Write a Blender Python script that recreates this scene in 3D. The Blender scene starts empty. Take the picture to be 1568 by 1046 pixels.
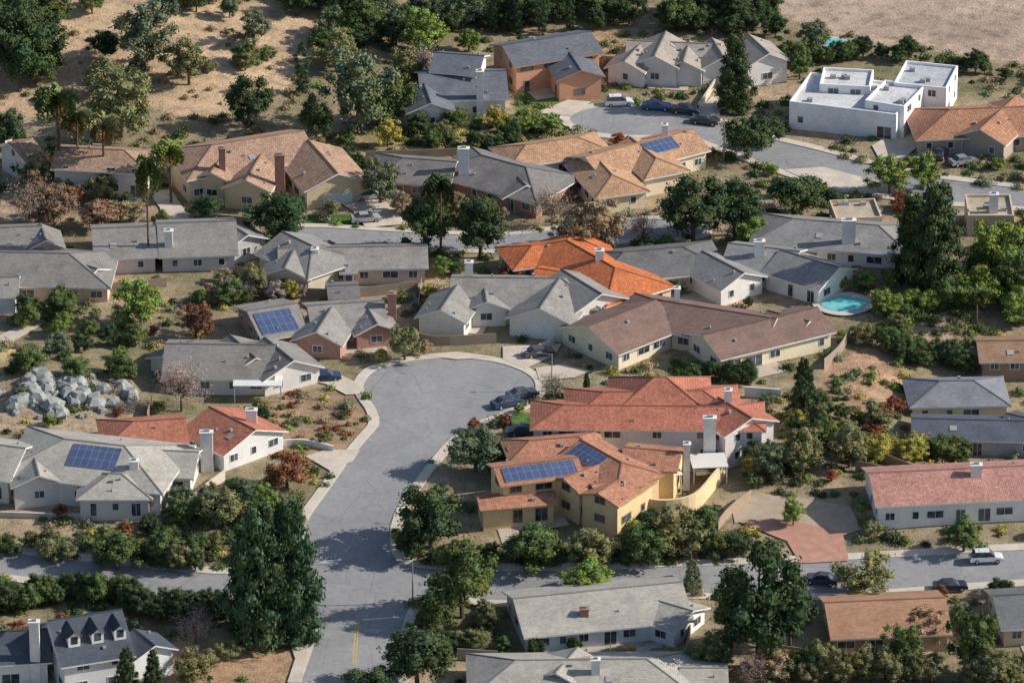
import bpy, math, random
import numpy as np
from math import radians, sin, cos, tan, pi
from mathutils import Vector
random.seed(7); RN = np.random.RandomState(11)
SC = bpy.context.scene
COLL = SC.collection

# ------------------------------------------------------------------ survey
PITCH = radians(25.0); DIST = 900.0; FPX = 9450.0
CAM = np.array([0.0, -DIST*cos(PITCH), DIST*sin(PITCH)])
FW = np.array([0, cos(PITCH), -sin(PITCH)]); UP = np.array([0, sin(PITCH), cos(PITCH)])
def ss(a, b, x):
    t = np.clip((x-a)/(b-a), 0, 1); return t*t*(3-2*t)
def h(x, y):
    z = -3.5*ss(48, 85, -y)
    z = z + 16*ss(60, 190, y)*ss(-5, 75, -x)
    z = z + 8*ss(100, 210, y)*ss(20, 80, x)
    z = z + 2.6*np.exp(-((x+66)**2+(y+17)**2)/200.0)
    z = z - 2.6*ss(48, 66, x)*ss(-8, 14, -y)*(1-ss(30, 60, -y))
    z = z + 0.25*np.sin(x*.11+1)*np.sin(y*.09)
    z = z + 90*ss(300, 1500, y) + 4*ss(200, 500, np.abs(x))
    return z
def P(u, v, z):
    d = FW*FPX + np.array([1., 0, 0])*(u-784) - UP*(v-523)
    t = (z-CAM[2])/d[2]; p = CAM+d*t
    return p[0], p[1]
def G(u, v, dz=0.0):
    z = 0.0
    for _ in range(14):
        x, y = P(u, v, z+dz); z = float(h(x, y))
    return x, y, z
def pxm(y): return FPX/(DIST+y*cos(PITCH))

# ------------------------------------------------------------------ materials
MC = {}
def nt(name):
    m = bpy.data.materials.new(name); m.use_nodes = True
    n = m.node_tree; b = n.nodes['Principled BSDF']; b.inputs['Specular IOR Level'].default_value = .25
    return m, n, b
def noise(n, vec, scale, detail=3, rough=.55):
    o = n.nodes.new('ShaderNodeTexNoise'); o.inputs['Scale'].default_value = scale
    o.inputs['Detail'].default_value = detail; o.inputs['Roughness'].default_value = rough
    if vec is not None: n.links.new(vec, o.inputs['Vector'])
    return o.outputs['Fac']
def ramp(n, fac, stops):
    r = n.nodes.new('ShaderNodeValToRGB'); el = r.color_ramp.elements
    el[0].position, el[1].position = stops[0][0], stops[-1][0]
    el[0].color = (*stops[0][1], 1); el[1].color = (*stops[-1][1], 1)
    for p, c in stops[1:-1]:
        e = el.new(p); e.color = (*c, 1)
    n.links.new(fac, r.inputs[0]); return r.outputs[0]
def mix(n, a, b, fac, mode='MIX'):
    o = n.nodes.new('ShaderNodeMix'); o.data_type = 'RGBA'; o.blend_type = mode
    for k, s in ((0, fac), (6, a), (7, b)):
        if isinstance(s, (int, float)): o.inputs[k].default_value = s
        elif isinstance(s, tuple): o.inputs[k].default_value = (*s, 1)
        else: n.links.new(s, o.inputs[k])
    return o.outputs[2]
def bump(n, b, fac, strength, dist):
    o = n.nodes.new('ShaderNodeBump'); o.inputs['Strength'].default_value = strength
    o.inputs['Distance'].default_value = dist
    n.links.new(fac, o.inputs['Height']); n.links.new(o.outputs[0], b.inputs['Normal'])
def sc(c, k): return tuple(min(1, x*k) for x in c)
def simple(name, col, rough=.8, var=.12, scale=.6):
    key = (name, col)
    if key in MC: return MC[key]
    m, n, b = nt(name); g = n.nodes.new('ShaderNodeNewGeometry').outputs['Position']
    f = noise(n, g, scale, 3)
    c = ramp(n, f, [(.3, sc(col, 1-var)), (.7, sc(col, 1+var))])
    f2 = noise(n, g, scale*9, 1)
    c = mix(n, c, ramp(n, f2, [(.35, (.86, .86, .86)), (.6, (1.04, 1.04, 1.04))]), .7, 'MULTIPLY')
    n.links.new(c, b.inputs['Base Color']); b.inputs['Roughness'].default_value = rough
    MC[key] = m; return m
def roofmat(col, kind):
    key = ('roof', col, kind)
    if key in MC: return MC[key]
    m, n, b = nt('roof_'+kind); uv = n.nodes.new('ShaderNodeUVMap').outputs[0]
    g = n.nodes.new('ShaderNodeNewGeometry').outputs['Position']
    br = n.nodes.new('ShaderNodeTexBrick'); n.links.new(uv, br.inputs['Vector'])
    br.inputs['Scale'].default_value = 1; br.offset = .5
    if kind == 'tile':
        br.inputs['Brick Width'].default_value = .32; br.inputs['Row Height'].default_value = .42
        br.inputs['Mortar Size'].default_value = .045; v = .22
    else:
        br.inputs['Brick Width'].default_value = .6; br.inputs['Row Height'].default_value = .3
        br.inputs['Mortar Size'].default_value = .02; v = .1
    br.inputs['Color1'].default_value = (*sc(col, 1-v), 1); br.inputs['Color2'].default_value = (*sc(col, 1+v), 1)
    br.inputs['Mortar'].default_value = (*sc(col, .55), 1); br.inputs['Mortar Smooth'].default_value = .5
    c = mix(n, br.outputs[0], ramp(n, noise(n, g, .35, 3, .65), [(.3, (.82, .8, .78)), (.5, (1, 1, 1)), (.7, (1.14, 1.12, 1.1))]), 1.0, 'MULTIPLY')
    c = mix(n, c, ramp(n, noise(n, uv, 2.3, 2, .7), [(.3, (.86, .86, .86)), (.7, (1.1, 1.1, 1.1))]), 1.0, 'MULTIPLY')
    n.links.new(c, b.inputs['Base Color']); b.inputs['Roughness'].default_value = .85
    bump(n, b, br.outputs[1], -.5, .05)
    MC[key] = m; return m
def brickwall(col):
    key = ('brick', col)
    if key in MC: return MC[key]
    m, n, b = nt('brick_wall'); uv = n.nodes.new('ShaderNodeUVMap').outputs[0]
    br = n.nodes.new('ShaderNodeTexBrick'); n.links.new(uv, br.inputs['Vector']); br.inputs['Scale'].default_value = 1
    br.inputs['Brick Width'].default_value = .4; br.inputs['Row Height'].default_value = .16; br.inputs['Mortar Size'].default_value = .02
    br.inputs['Color1'].default_value = (*sc(col, .8), 1); br.inputs['Color2'].default_value = (*sc(col, 1.25), 1)
    br.inputs['Mortar'].default_value = (.35, .3, .27, 1)
    n.links.new(br.outputs[0], b.inputs['Base Color']); b.inputs['Roughness'].default_value = .9
    MC[key] = m; return m
def glassmat():
    if 'gl' in MC: return MC['gl']
    m, n, b = nt('window_glass'); g = n.nodes.new('ShaderNodeNewGeometry').outputs['Position']
    c = ramp(n, noise(n, g, .8, 2), [(.35, (.02, .025, .035)), (.65, (.12, .14, .17))])
    n.links.new(c, b.inputs['Base Color']); b.inputs['Roughness'].default_value = .15
    b.inputs['Specular IOR Level'].default_value = .6; MC['gl'] = m; return m
def solarmat():
    if 'so' in MC: return MC['so']
    m, n, b = nt('solar_cells'); uv = n.nodes.new('ShaderNodeUVMap').outputs[0]
    br = n.nodes.new('ShaderNodeTexBrick'); n.links.new(uv, br.inputs['Vector']); br.inputs['Scale'].default_value = 1
    br.offset = 0; br.inputs['Brick Width'].default_value = 1.0; br.inputs['Row Height'].default_value = 1.65; br.inputs['Mortar Size'].default_value = .03
    br.inputs['Color1'].default_value = (.07, .1, .2, 1); br.inputs['Color2'].default_value = (.1, .13, .24, 1); br.inputs['Mortar'].default_value = (.24, .27, .35, 1)
    n.links.new(br.outputs[0], b.inputs['Base Color']); b.inputs['Roughness'].default_value = .22; b.inputs['Specular IOR Level'].default_value = .6
    MC['so'] = m; return m
def leafmat(name='foliage'):
    if name in MC: return MC[name]
    m, n, b = nt(name); at = n.nodes.new('ShaderNodeAttribute'); at.attribute_name = 'Col'
    oi = n.nodes.new('ShaderNodeObjectInfo')
    c = mix(n, at.outputs['Color'], oi.outputs['Color'], 1.0, 'MULTIPLY')
    n.nodes.remove(b); df = n.nodes.new('ShaderNodeBsdfDiffuse'); n.links.new(c, df.inputs[0])
    n.links.new(df.outputs[0], n.nodes['Material Output'].inputs[0]); MC[name] = m; return m
BARK = simple('bark', (.13, .095, .07), .9, .3, 3)
CONC = simple('concrete', (.62, .55, .46), .9, .1, .5)

# ------------------------------------------------------------------ mesh builder
class MB:
    def __init__(s): s.v = []; s.f = []; s.m = []; s.uv = []
    def face(s, pts, m, uv=None):
        i = len(s.v); s.v += [tuple(p) for p in pts]; s.f.append(tuple(range(i, i+len(pts)))); s.m.append(m)
        s.uv.append(uv if uv else [(0, 0)]*len(pts))
    def box(s, c, dx, dy, dz, m, ax=(1, 0), skip_bottom=False):
        ex = Vector((ax[0], ax[1], 0))*dx/2; ey = Vector((-ax[1], ax[0], 0))*dy/2; c = Vector(c); t = Vector((0, 0, dz))
        b = [c-ex-ey, c+ex-ey, c+ex+ey, c-ex+ey]; u = [p+t for p in b]
        s.face(u, m, [(0, 0), (dx, 0), (dx, dy), (0, dy)])
        for i in range(4):
            j = (i+1) % 4; L = dx if i % 2 == 0 else dy
            s.face([b[i], b[j], u[j], u[i]], m, [(0, 0), (L, 0), (L, dz), (0, dz)])
        if not skip_bottom: s.face(b[::-1], m)
    def bar(s, p, q, w, t, m):
        p = Vector(p); q = Vector(q); d = (q-p).normalized(); sd = d.cross(Vector((0, 0, 1)))
        if sd.length < .01: sd = Vector((1, 0, 0))
        sd = sd.normalized()*w/2; u = Vector((0, 0, 1))*t
        A = [p-sd, p+sd, p+sd*.5+u, p-sd*.5+u]; B = [x+(q-p) for x in A]
        for i in range(4):
            j = (i+1) % 4; s.face([A[i], A[j], B[j], B[i]], m)
        s.face(A, m); s.face(B[::-1], m)
    def cyl(s, p, q, r0, r1, m, n=7):
        p = Vector(p); q = Vector(q); d = (q-p).normalized(); a = d.orthogonal().normalized(); b = d.cross(a)
        A = [p+(a*cos(2*pi*i/n)+b*sin(2*pi*i/n))*r0 for i in range(n)]; B = [q+(a*cos(2*pi*i/n)+b*sin(2*pi*i/n))*r1 for i in range(n)]
        for i in range(n):
            j = (i+1) % n; s.face([A[i], A[j], B[j], B[i]], m)
        s.face(B, m); s.face(A[::-1], m)
    def make(s, name, mats, parent=None):
        if not s.f: return None
        me = bpy.data.meshes.new(name); me.from_pydata(s.v, [], s.f)
        for m in mats: me.materials.append(m)
        me.polygons.foreach_set('material_index', s.m)
        uvl = me.uv_layers.new(name='UVMap'); flat = [c for f in s.uv for p in f for c in p]
        uvl.data.foreach_set('uv', flat); me.update()
        o = bpy.data.objects.new(name, me); COLL.objects.link(o)
        if parent: o.parent = parent
        return o

# ------------------------------------------------------------------ polygons on terrain
def smooth(pts, n=5, closed=True):
    out = []; L = len(pts)
    rng = range(L) if closed else range(L-1)
    for i in rng:
        p0 = pts[(i-1) % L] if closed else pts[max(i-1, 0)]; p1 = pts[i]; p2 = pts[(i+1) % L]; p3 = pts[(i+2) % L] if closed else pts[min(i+2, L-1)]
        for k in range(n):
            t = k/n
            out.append(tuple(.5*((2*p1[a])+(-p0[a]+p2[a])*t+(2*p0[a]-5*p1[a]+4*p2[a]-p3[a])*t*t+(-p0[a]+3*p1[a]-3*p2[a]+p3[a])*t**3) for a in (0, 1)))
    if not closed: out.append(pts[-1])
    return out
def clip(poly, ax, val, keep_less):
    out = []; n = len(poly)
    for i in range(n):
        a = poly[i]; b = poly[(i+1) % n]
        ia = (a[ax] <= val) == keep_less or a[ax] == val; ib = (b[ax] <= val) == keep_less or b[ax] == val
        if ia: out.append(a)
        if ia != ib:
            t = (val-a[ax])/(b[ax]-a[ax]); out.append((a[0]+(b[0]-a[0])*t, a[1]+(b[1]-a[1])*t))
    return out
MASKS = []
def W2(pxs): return [G(u, v)[:2] for u, v in pxs]
def drape(name, pxs, mat, off, cell=3.0, sm=True, mask=True, world=False):
    w = pxs if world else W2(pxs)
    if sm: w = smooth(w, 5)
    if mask: MASKS.append(np.array(w))
    mb = MB(); xs = [p[0] for p in w]
    x0 = math.floor(min(xs)/cell)*cell
    while x0 < max(xs):
        s = clip(clip(w, 0, x0, False), 0, x0+cell, True)
        if len(s) > 2:
            ys = [p[1] for p in s]; y0 = math.floor(min(ys)/cell)*cell
            while y0 < max(ys):
                q = clip(clip(s, 1, y0, False), 1, y0+cell, True)
                if len(q) > 2: mb.face([(x, y, float(h(x, y))+off) for x, y in q], 0)
                y0 += cell
        x0 += cell
    return mb.make(name, [mat])
def strip(name, w, d0, d1, z1, mat, closed=False, zb=-.1):
    mb = MB(); n = len(w); nr = []
    for i in range(n):
        a = w[(i-1) % n] if closed else w[max(i-1, 0)]; b = w[(i+1) % n] if closed else w[min(i+1, n-1)]
        dx, dy = b[0]-a[0], b[1]-a[1]; L = math.hypot(dx, dy) or 1; nr.append((-dy/L, dx/L))
    rg = n if closed else n-1
    def pt(i, d, z):
        x = w[i][0]+nr[i][0]*d; y = w[i][1]+nr[i][1]*d; return (x, y, float(h(x, y))+z)
    for i in range(rg):
        j = (i+1) % n
        mb.face([pt(i, d0, zb), pt(j, d0, zb), pt(j, d0, z1), pt(i, d0, z1)], 0)
        mb.face([pt(i, d0, z1), pt(j, d0, z1), pt(j, d1, z1), pt(i, d1, z1)], 0)
        mb.face([pt(i, d1, z1), pt(j, d1, z1), pt(j, d1, zb), pt(i, d1, zb)], 0)
    return mb.make(name, [mat])
def asphalt():
    m, n, b = nt('asphalt'); g = n.nodes.new('ShaderNodeNewGeometry').outputs['Position']
    c = ramp(n, noise(n, g, .1, 4, .65), [(.3, (.255, .255, .262)), (.7, (.35, .345, .345))])
    c = mix(n, c, ramp(n, noise(n, g, 1.2, 3, .7), [(.3, (.86, .86, .86)), (.7, (1.08, 1.08, 1.08))]), 1.0, 'MULTIPLY')
    v = n.nodes.new('ShaderNodeTexVoronoi'); v.feature = 'DISTANCE_TO_EDGE'; v.inputs['Scale'].default_value = .16
    n.links.new(g, v.inputs['Vector'])
    c = mix(n, c, ramp(n, v.outputs['Distance'], [(.0, (.62, .62, .62)), (.014, (1, 1, 1))]), .55, 'MULTIPLY')
    n.links.new(c, b.inputs['Base Color']); b.inputs['Roughness'].default_value = .9; return m
ASPH = asphalt()
R1 = [(-150,828),(0,845),(150,862),(260,873),(345,880),(430,872),(462,845),(470,800),(500,755),(535,705),(562,672),(580,650),(576,628),(562,607),(557,588),(576,567),(620,555),(690,549),(760,556),(806,573),(820,592),(808,614),(770,632),(725,650),(690,672),(660,705),(630,745),(603,790),(597,835),(612,860),(650,870),(760,874),(900,873),(1050,868),(1300,858),(1568,843),(1750,836),(1750,878),(1568,888),(1400,900),(1300,908),(1150,912),(1050,908),(900,915),(760,920),(700,914),(650,917),(625,935),(614,970),(608,1010),(610,1046),(625,1130),(435,1130),(460,1046),(478,995),(486,960),(475,937),(440,926),(340,920),(150,897),(0,880),(-150,868)]
drape('cul_de_sac_road', R1, ASPH, .05)
strip('sidewalk', smooth(W2(R1), 5), 0.0, 1.5, .16, CONC, True)
R2 = [(872,182),(900,168),(960,164),(1040,171),(1090,186),(1180,214),(1250,231),(1335,254),(1420,272),(1568,290),(1700,300),(1700,330),(1568,318),(1400,305),(1290,288),(1200,262),(1110,228),(1050,210),(950,208),(895,200)]
drape('upper_road', R2, ASPH, .05); strip('sidewalk', smooth(W2(R2), 5), 0, 1.6, .16, CONC, True)
R3 = [(455,350),(600,356),(760,362),(860,352),(960,338),(1065,342),(1065,362),(960,368),(860,380),(760,384),(600,378),(455,372)]
drape('middle_road', R3, ASPH, .05); strip('sidewalk', smooth(W2(R3), 5), 0, 1.3, .16, CONC, True)
DRIVE = simple('driveway_concrete', (.6, .52, .43), .9, .12, .4)
for k, p in enumerate([[(466,582),(500,566),(548,588),(556,604),(530,606),(500,590)],
          [(468,700),(500,690),(552,690),(540,708),(505,722)],
          [(770,532),(860,528),(850,545),(805,566),(770,552)],
          [(640,545),(700,540),(760,548),(700,552)],
          [(500,300),(560,290),(600,318),(625,345),(560,350),(540,325)],
          [(225,295),(262,292),(290,335),(310,352),(250,350),(245,320)],
          [(1068,172),(1090,150),(1112,150),(1100,182)],
          [(1335,225),(1410,180),(1440,195),(1390,240),(1350,252)],
          [(-60,535),(0,515),(60,487),(72,494),(20,525),(-60,560)],
          [(820,565),(862,560),(905,570),(880,580),(826,585)],
          [(1200,262),(1260,258),(1345,280),(1400,302),(1330,300),(1260,288)],
          [(440,975),(466,955),(476,962),(462,1046),(440,1046),(452,1010)],
          [(820,175),(870,155),(905,158),(875,180)]]):
    drape('driveway', p, DRIVE, .18+.004*k, sm=False)
BRK = simple('brick_pavers', (.5, .27, .2), .9, .15, .8)
drape('brick_courtyard', [(1130,800),(1200,797),(1290,815),(1300,860),(1225,864),(1205,830)], BRK, .18, sm=False)
drape('gravel_yard', [(1120,775),(1160,755),(1300,775),(1320,812),(1290,820),(1200,797),(1125,802)], simple('gravel', (.46,.36,.27)), .12, sm=False)
YEL = simple('yellow_road_paint', (.65, .46, .07), .7); WHT = simple('white_road_paint', (.66, .66, .64), .7)
for du in (0, 4):
    a = W2([(541+du, 1018), (546+du, 948)]); strip('road_centre_line', smooth(a, 4, False), 0, .13, .058, YEL, False, .052)
a = W2([(556,950),(612,946)]); strip('stop_limit_line', smooth(a,3,False), 0, .3, .058, WHT, False, .052)
a = W2([(492,862),(524,858)]); strip('stop_limit_line', smooth(a,3,False), 0, .3, .058, WHT, False, .052)
for (u, v, r) in ((570,970,0),(503,850,pi)):
    cu = bpy.data.curves.new('stop_road_marking', 'FONT'); cu.body = 'STOP'; cu.size = .95; cu.align_x = 'CENTER'; cu.extrude = .003
    o = bpy.data.objects.new('stop_road_marking', cu); COLL.objects.link(o); x, y, z = G(u, v)
    o.location = (x, y, z+.1); o.scale = (1, 1.6, 1); o.rotation_euler = (0, 0, r); cu.materials.append(WHT)
# ------------------------------------------------------------------ houses
FOOT = []
VENT = simple('roof_vent_metal', (.35, .35, .35), .6); TRIMW = simple('white_trim', (.78, .76, .73), .7)
GLASS = glassmat(); CHW = simple('white_stucco_chimney', (.78, .76, .74)); CHB = brickwall((.38, .16, .1)); DOOR = simple('garage_door_paint', (.78, .78, .78), .6, .05)
PATIO = simple('patio_paving', (.52, .44, .36), .9, .15, .5)
def W(ax, ay, bx, by, Wd, ends='gg', wh=2.8, p=20, g=None, flat=False, win=True): return dict(a=(ax, ay), b=(bx, by), W=Wd, e=ends, wh=wh, p=p, g=g, flat=flat, win=win)
hcount = 0
def house(name, wall, roof, wings, kind='shingle', chim=(), solar=(), brick=False, trim=None):
    global hcount; hcount += 1; rnd = random.Random(hcount*13)
    E = bpy.data.objects.new(name, None); COLL.objects.link(E)
    mw, mr, mt, mg, mc, msol, mv = MB(), MB(), MB(), MB(), MB(), MB(), MB()
    zb = None; info = []
    for wi, w in enumerate(wings):
        hw = w['W']/2; ov = .6; tp = tan(radians(w['p'])); wh = w['wh']+.013*wi
        rise = 0 if w['flat'] else (hw-ov)*tp
        if zb is None:
            mu = (w['a'][0]+w['b'][0])/2; mv_ = (w['a'][1]+w['b'][1])/2; zb = G(mu, mv_, wh+rise)[2]
        zr = zb+wh+rise
        A = Vector((*P(*w['a'], zr), 0)); B = Vector((*P(*w['b'], zr), 0))
        L = (B-A).length; d = (B-A)/max(L, .01); n = Vector((d.y, -d.x, 0))
        if n.y > 0.0 and not (abs(n.y) < .15 and n.x > 0): n = -n
        def q(s, t, z, A=A, d=d, n=n): p = A+d*s+n*t; return Vector((p.x, p.y, z))
        if w['flat']:
            lo, hi = 0, L
            FOOT.append([q(-.5, hw+.5, 0)[:2], q(L+.5, hw+.5, 0)[:2], q(L+.5, -hw-.5, 0)[:2], q(-.5, -hw-.5, 0)[:2]])
            mw.box(q(L/2, 0, zb-3), L, w['W'], zr-zb+3, 0, (d.x, d.y))
            for (s0, s1, t0, t1) in ((0, L, hw, hw-.25), (0, L, -hw, -hw+.25), (0, .25, -hw+.25, hw-.25), (L-.25, L, -hw+.25, hw-.25)):
                c = q((s0+s1)/2, (t0+t1)/2, zr); mw.box(c, abs(s1-s0), abs(t1-t0), .45, 0, (d.x, d.y))
            for k in range(3): mv.box(q(rnd.uniform(1, L-1), rnd.uniform(-hw+1, hw-1), zr+.01), .9, .7, .6, 0, (d.x, d.y))
            tl = hw; ztw = zr
            mr.box(q(L/2, 0, zr+.004), L-.6, w['W']-.6, .03, 0, (d.x, d.y))
        else:
            eA = hw if w['e'][0] == 'h' else 0; eB = hw if w['e'][1] == 'h' else 0
            ze = zr-hw*tp
            E0, E1, E2, E3 = q(-eA, hw, ze), q(L+eB, hw, ze), q(L+eB, -hw, ze), q(-eA, -hw, ze); R0, R1_ = q(0, 0, zr), q(L, 0, zr)
            sl = hw/cos(radians(w['p'])); o_ = rnd.uniform(0, 9)
            def rf(pts, uv):
                mr.face(pts, 0, [(a+o_, b) for a, b in uv]); mt.face([p-Vector((0, 0, .22)) for p in pts[::-1]], 0)
            rf([E0, E1, R1_, R0], [(-eA, 0), (L+eB, 0), (L, sl), (0, sl)]); rf([E2, E3, R0, R1_], [(L+eB, 0), (-eA, 0), (0, sl), (L, sl)])
            if eA: rf([E3, E0, R0], [(-hw, 0), (hw, 0), (0, sl)])
            if eB: rf([E1, E2, R1_], [(hw, 0), (-hw, 0), (0, sl)])
            edges = [(E0, E1), (E2, E3)]+([(E3, E0)] if eA else [(E3, R0), (R0, E0)])+([(E1, E2)] if eB else [(E1, R1_), (R1_, E2)])
            for a, b in edges:
                dn = Vector((0, 0, .22)); mt.face([a, b, b-dn, a-dn], 0)
            mr.bar(R0, R1_, .34, .07, 0)
            if eA: mr.bar(R0, E0, .3, .06, 0); mr.bar(R0, E3, .3, .06, 0)
            if eB: mr.bar(R1_, E1, .3, .06, 0); mr.bar(R1_, E2, .3, .06, 0)
            tl = hw-ov; lo = -eA+ov; hi = L+eB-ov; ztw = zr-tl*tp-.12
            if hi-lo < 1: lo -= .5; hi += .5
            FOOT.append([q(lo-.8, tl+.8, 0)[:2], q(hi+.8, tl+.8, 0)[:2], q(hi+.8, -tl-.8, 0)[:2], q(lo-.8, -tl-.8, 0)[:2]])
            z0 = zb-3
            for t in (tl, -tl): mw.face([q(lo, t, z0), q(hi, t, z0), q(hi, t, ztw), q(lo, t, ztw)], 0, [(lo, 0), (hi, 0), (hi, ztw-z0), (lo, ztw-z0)])
            for s_, e_ in ((lo, eA), (hi, eB)):
                if e_: mw.face([q(s_, -tl, z0), q(s_, tl, z0), q(s_, tl, ztw), q(s_, -tl, ztw)], 0, [(0, 0), (2*tl, 0), (2*tl, ztw-z0), (0, ztw-z0)])
                else: mw.face([q(s_, -tl, z0), q(s_, tl, z0), q(s_, tl, ztw), q(s_, 0, zr-.13), q(s_, -tl, ztw)], 0, [(0, 0), (2*tl, 0), (2*tl, ztw-z0), (tl, zr-z0), (0, ztw-z0)])
            for k in range(rnd.randint(1, 3)):
                f = rnd.uniform(.15, .8); sd = rnd.choice((1, 1, -1)); p_ = q(rnd.uniform(.1, .9)*L, sd*f*hw, zr-f*hw*tp-.02); s_ = rnd.choice((.2, .25, .4))
                mv.box(p_, s_, s_, rnd.uniform(.3, .45), 0, (d.x, d.y))
            if rnd.random() < .25 and L > 6:
                f = rnd.uniform(.35, .6); s_ = rnd.uniform(.2, .8)*L
                pts = [q(s_+a, (f*hw)+b, zr-(f*hw+b)*tp+.1) for a, b in ((-.5, -.5), (.5, -.5), (.5, .5), (-.5, .5))]; mv.face(pts, 0)
        if L > 8 and rnd.random() < .55:
            s0 = rnd.uniform(0, .4)*L; s1 = s0+rnd.uniform(.35, .6)*L; dd = rnd.uniform(2, 4.5); sg = rnd.choice((1, 1, -1))
            drape('patio', [q(s, sg*t, 0)[:2] for s, t in ((s0, tl-.5), (s1, tl-.5), (s1, tl+dd), (s0, tl+dd))], PATIO, .1+.004*(hcount % 5), 3, False, True, True)
        info.append((q, L, hw, zr, tp))
        def opening(c, e, m, wd, ht, kind='w'):
            def rect(hw2, z0, z1, off): return [c-e*hw2+m*off+Vector((0, 0, z0)), c+e*hw2+m*off+Vector((0, 0, z0)), c+e*hw2+m*off+Vector((0, 0, z1)), c-e*hw2+m*off+Vector((0, 0, z1))]
            r = rect(wd/2, 0, ht, .06); b = rect(wd/2, 0, ht, -.02)
            mt.face(r, 0)
            for i in range(4): mt.face([b[i], b[(i+1) % 4], r[(i+1) % 4], r[i]], 0)
            if kind == 'w':
                mg.face(rect(wd/2-.09, .09, ht-.09, .066), 0)
                if wd > 1.3: mt.face([c-e*.03+m*.075+Vector((0, 0, .09)), c+e*.03+m*.075+Vector((0, 0, .09)), c+e*.03+m*.075+Vector((0, 0, ht-.09)), c-e*.03+m*.075+Vector((0, 0, ht-.09))], 0)
            elif kind == 'g':
                for k in range(4): mg.face(rect(wd/2-.1, .05+k*ht/4, k*ht/4+ht/4-.02, .066), 1)
        if not w['win']: continue
        nst = 2 if (w['wh'] > 4.4) else 1
        for t, m in ((tl, n), (-tl, -n)):
            span = hi-lo
            for f in range(nst):
                k = max(1, int(span/3.1))
                for i in range(k):
                    if rnd.random() < .14: continue
                    s_ = lo+(i+.5)*span/k+rnd.uniform(-.3, .3); wd = rnd.choice((1.0, 1.4, 1.8, 2.4)); wd = min(wd, span/k-.4)
                    if wd < .5: continue
                    slider = f == 0 and rnd.random() < .25
                    if w['g'] == 'F' and t > 0 and f == 0 and i == 0:
                        opening(q(lo+3, t, zb+.05), d, m, 4.6, 2.15, 'g'); continue
                    if w['g'] == 'F' and t > 0 and f == 0 and s_ < lo+6.5: continue
                    opening(q(s_, t, zb+(.1 if slider else .95)+2.75*f), d, m, wd, 2.05 if slider else 1.2)
        for s_, m, e_, nm in ((lo, -d, w['e'][0], 'A'), (hi, d, w['e'][1], 'B')):
            if w['g'] == nm: opening(q(s_, 0, zb+.05), n, m, min(4.8, 2*tl-1), 2.2, 'g'); continue
            for f in range(nst):
                k = max(1, int(2*tl/3.6))
                for i in range(k):
                    if rnd.random() < .2: continue
                    opening(q(s_, -tl+(i+.5)*2*tl/k, zb+.95+2.75*f), n, m, rnd.choice((1.0, 1.5, 1.8)), 1.2)
    for c in chim:
        u, v, zt, wd, col = (list(c)+[None]*5)[:5]; zt = zt or 6; wd = wd or 1.5
        x, y = P(u, v, zb+zt); mm = 1 if col == 'b' else 0
        mc.box((x, y, zb), wd, .95, zt, mm); mc.box((x, y, zb+zt), wd+.25, 1.2, .16, mm); mc.box((x, y, zb+zt+.16), wd*.5, .4, .3, 2)
    for (wi, sd, s0, s1, t0, t1) in solar:
        q, L, hw, zr, tp = info[wi]; s0 *= L; s1 *= L
        pts = [q(s, sd*t*hw, zr-t*hw*tp+.14) for s, t in ((s0, t1), (s1, t1), (s1, t0), (s0, t0))]; sl = (t1-t0)*hw*1.06
        msol.face(pts, 0, [(0, 0), (s1-s0, 0), (s1-s0, sl), (0, sl)])
        for i in range(4):
            a, b = pts[i], pts[(i+1) % 4]; dn = Vector((0, 0, .1)); msol.face([a, b, b-dn, a-dn], 1)
    wm = brickwall(wall) if brick else simple('stucco_wall', wall, .9, .07, .5)
    tm = simple('trim_paint', trim, .7, .05) if trim else TRIMW
    mw.make('walls', [wm], E); mr.make('roof', [roofmat(roof, kind)], E); mt.make('trim', [tm], E); mg.make('windows', [GLASS, DOOR], E)
    mc.make('chimney', [CHW, CHB, VENT], E); msol.make('solar_panels', [solarmat(), VENT], E); mv.make('roof_vents', [VENT], E)
    return E, info, zb

GR = (.3, .285, .265); GRL = (.43, .405, .36); GRD = (.17, .175, .185); BLU = (.085, .1, .13)
RED = (.5, .19, .125); ORG = (.64, .2, .08); TAN = (.47, .3, .21); OTN = (.55, .33, .2); BRN = (.235, .155, .13)
WHI = (.82, .81, .8); CRM = (.8, .71, .52); YEL_ = (.78, .58, .32); BEI = (.64, .54, .42); LAV = (.78, .71, .7)
E1, i1, z1 = house('dormer_house', WHI, BLU, [W(72,950,187,932,13,'gg',5.2,30), W(10,966,75,962,10,'hg',4.0,26), W(205,962,238,988,7,'gg',4.2,24)], chim=[(52,952,9.5,1.3)])
q, L, hw, zr, tp = i1[0]; md = MB()
for k in (.25, .56, .86):
    s = k*L; t = hw*.62; z = zr-t*tp
    def f(a, b, c): return q(s+a, b, c)
    zt = z+1.5; tb = t-1.5/tp
    md.face([f(-.8, t, z), f(.8, t, z), f(.8, t, zt), f(0, t, zt+.6), f(-.8, t, zt)], 0)
    for sg in (-1, 1):
        md.face([f(sg*.8, t, z), f(sg*.8, t, zt), f(sg*.8, tb, zt)], 0)
        md.face([f(sg*1.05, t+.25, zt-.1), f(0, t+.25, zt+.72), f(0, tb-1.0, zt+.72), f(sg*1.05, tb, zt-.1)], 1)
    md.face([f(-.45, t+.03, z+.4), f(.45, t+.03, z+.4), f(.45, t+.03, z+1.5), f(-.45, t+.03, z+1.5)], 2)
md.make('dormers', [simple('stucco_wall', WHI, .9, .07, .5), roofmat(BLU, 'shingle'), GLASS], E1)
house('white_ranch_house', (.76,.78,.8), GRL, [W(785,916,1045,890,14,'gg',2.9,19), W(960,905,1062,935,9,'gg',2.8,18)], chim=[(895,932,4.6,1.1,'b')])
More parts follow.
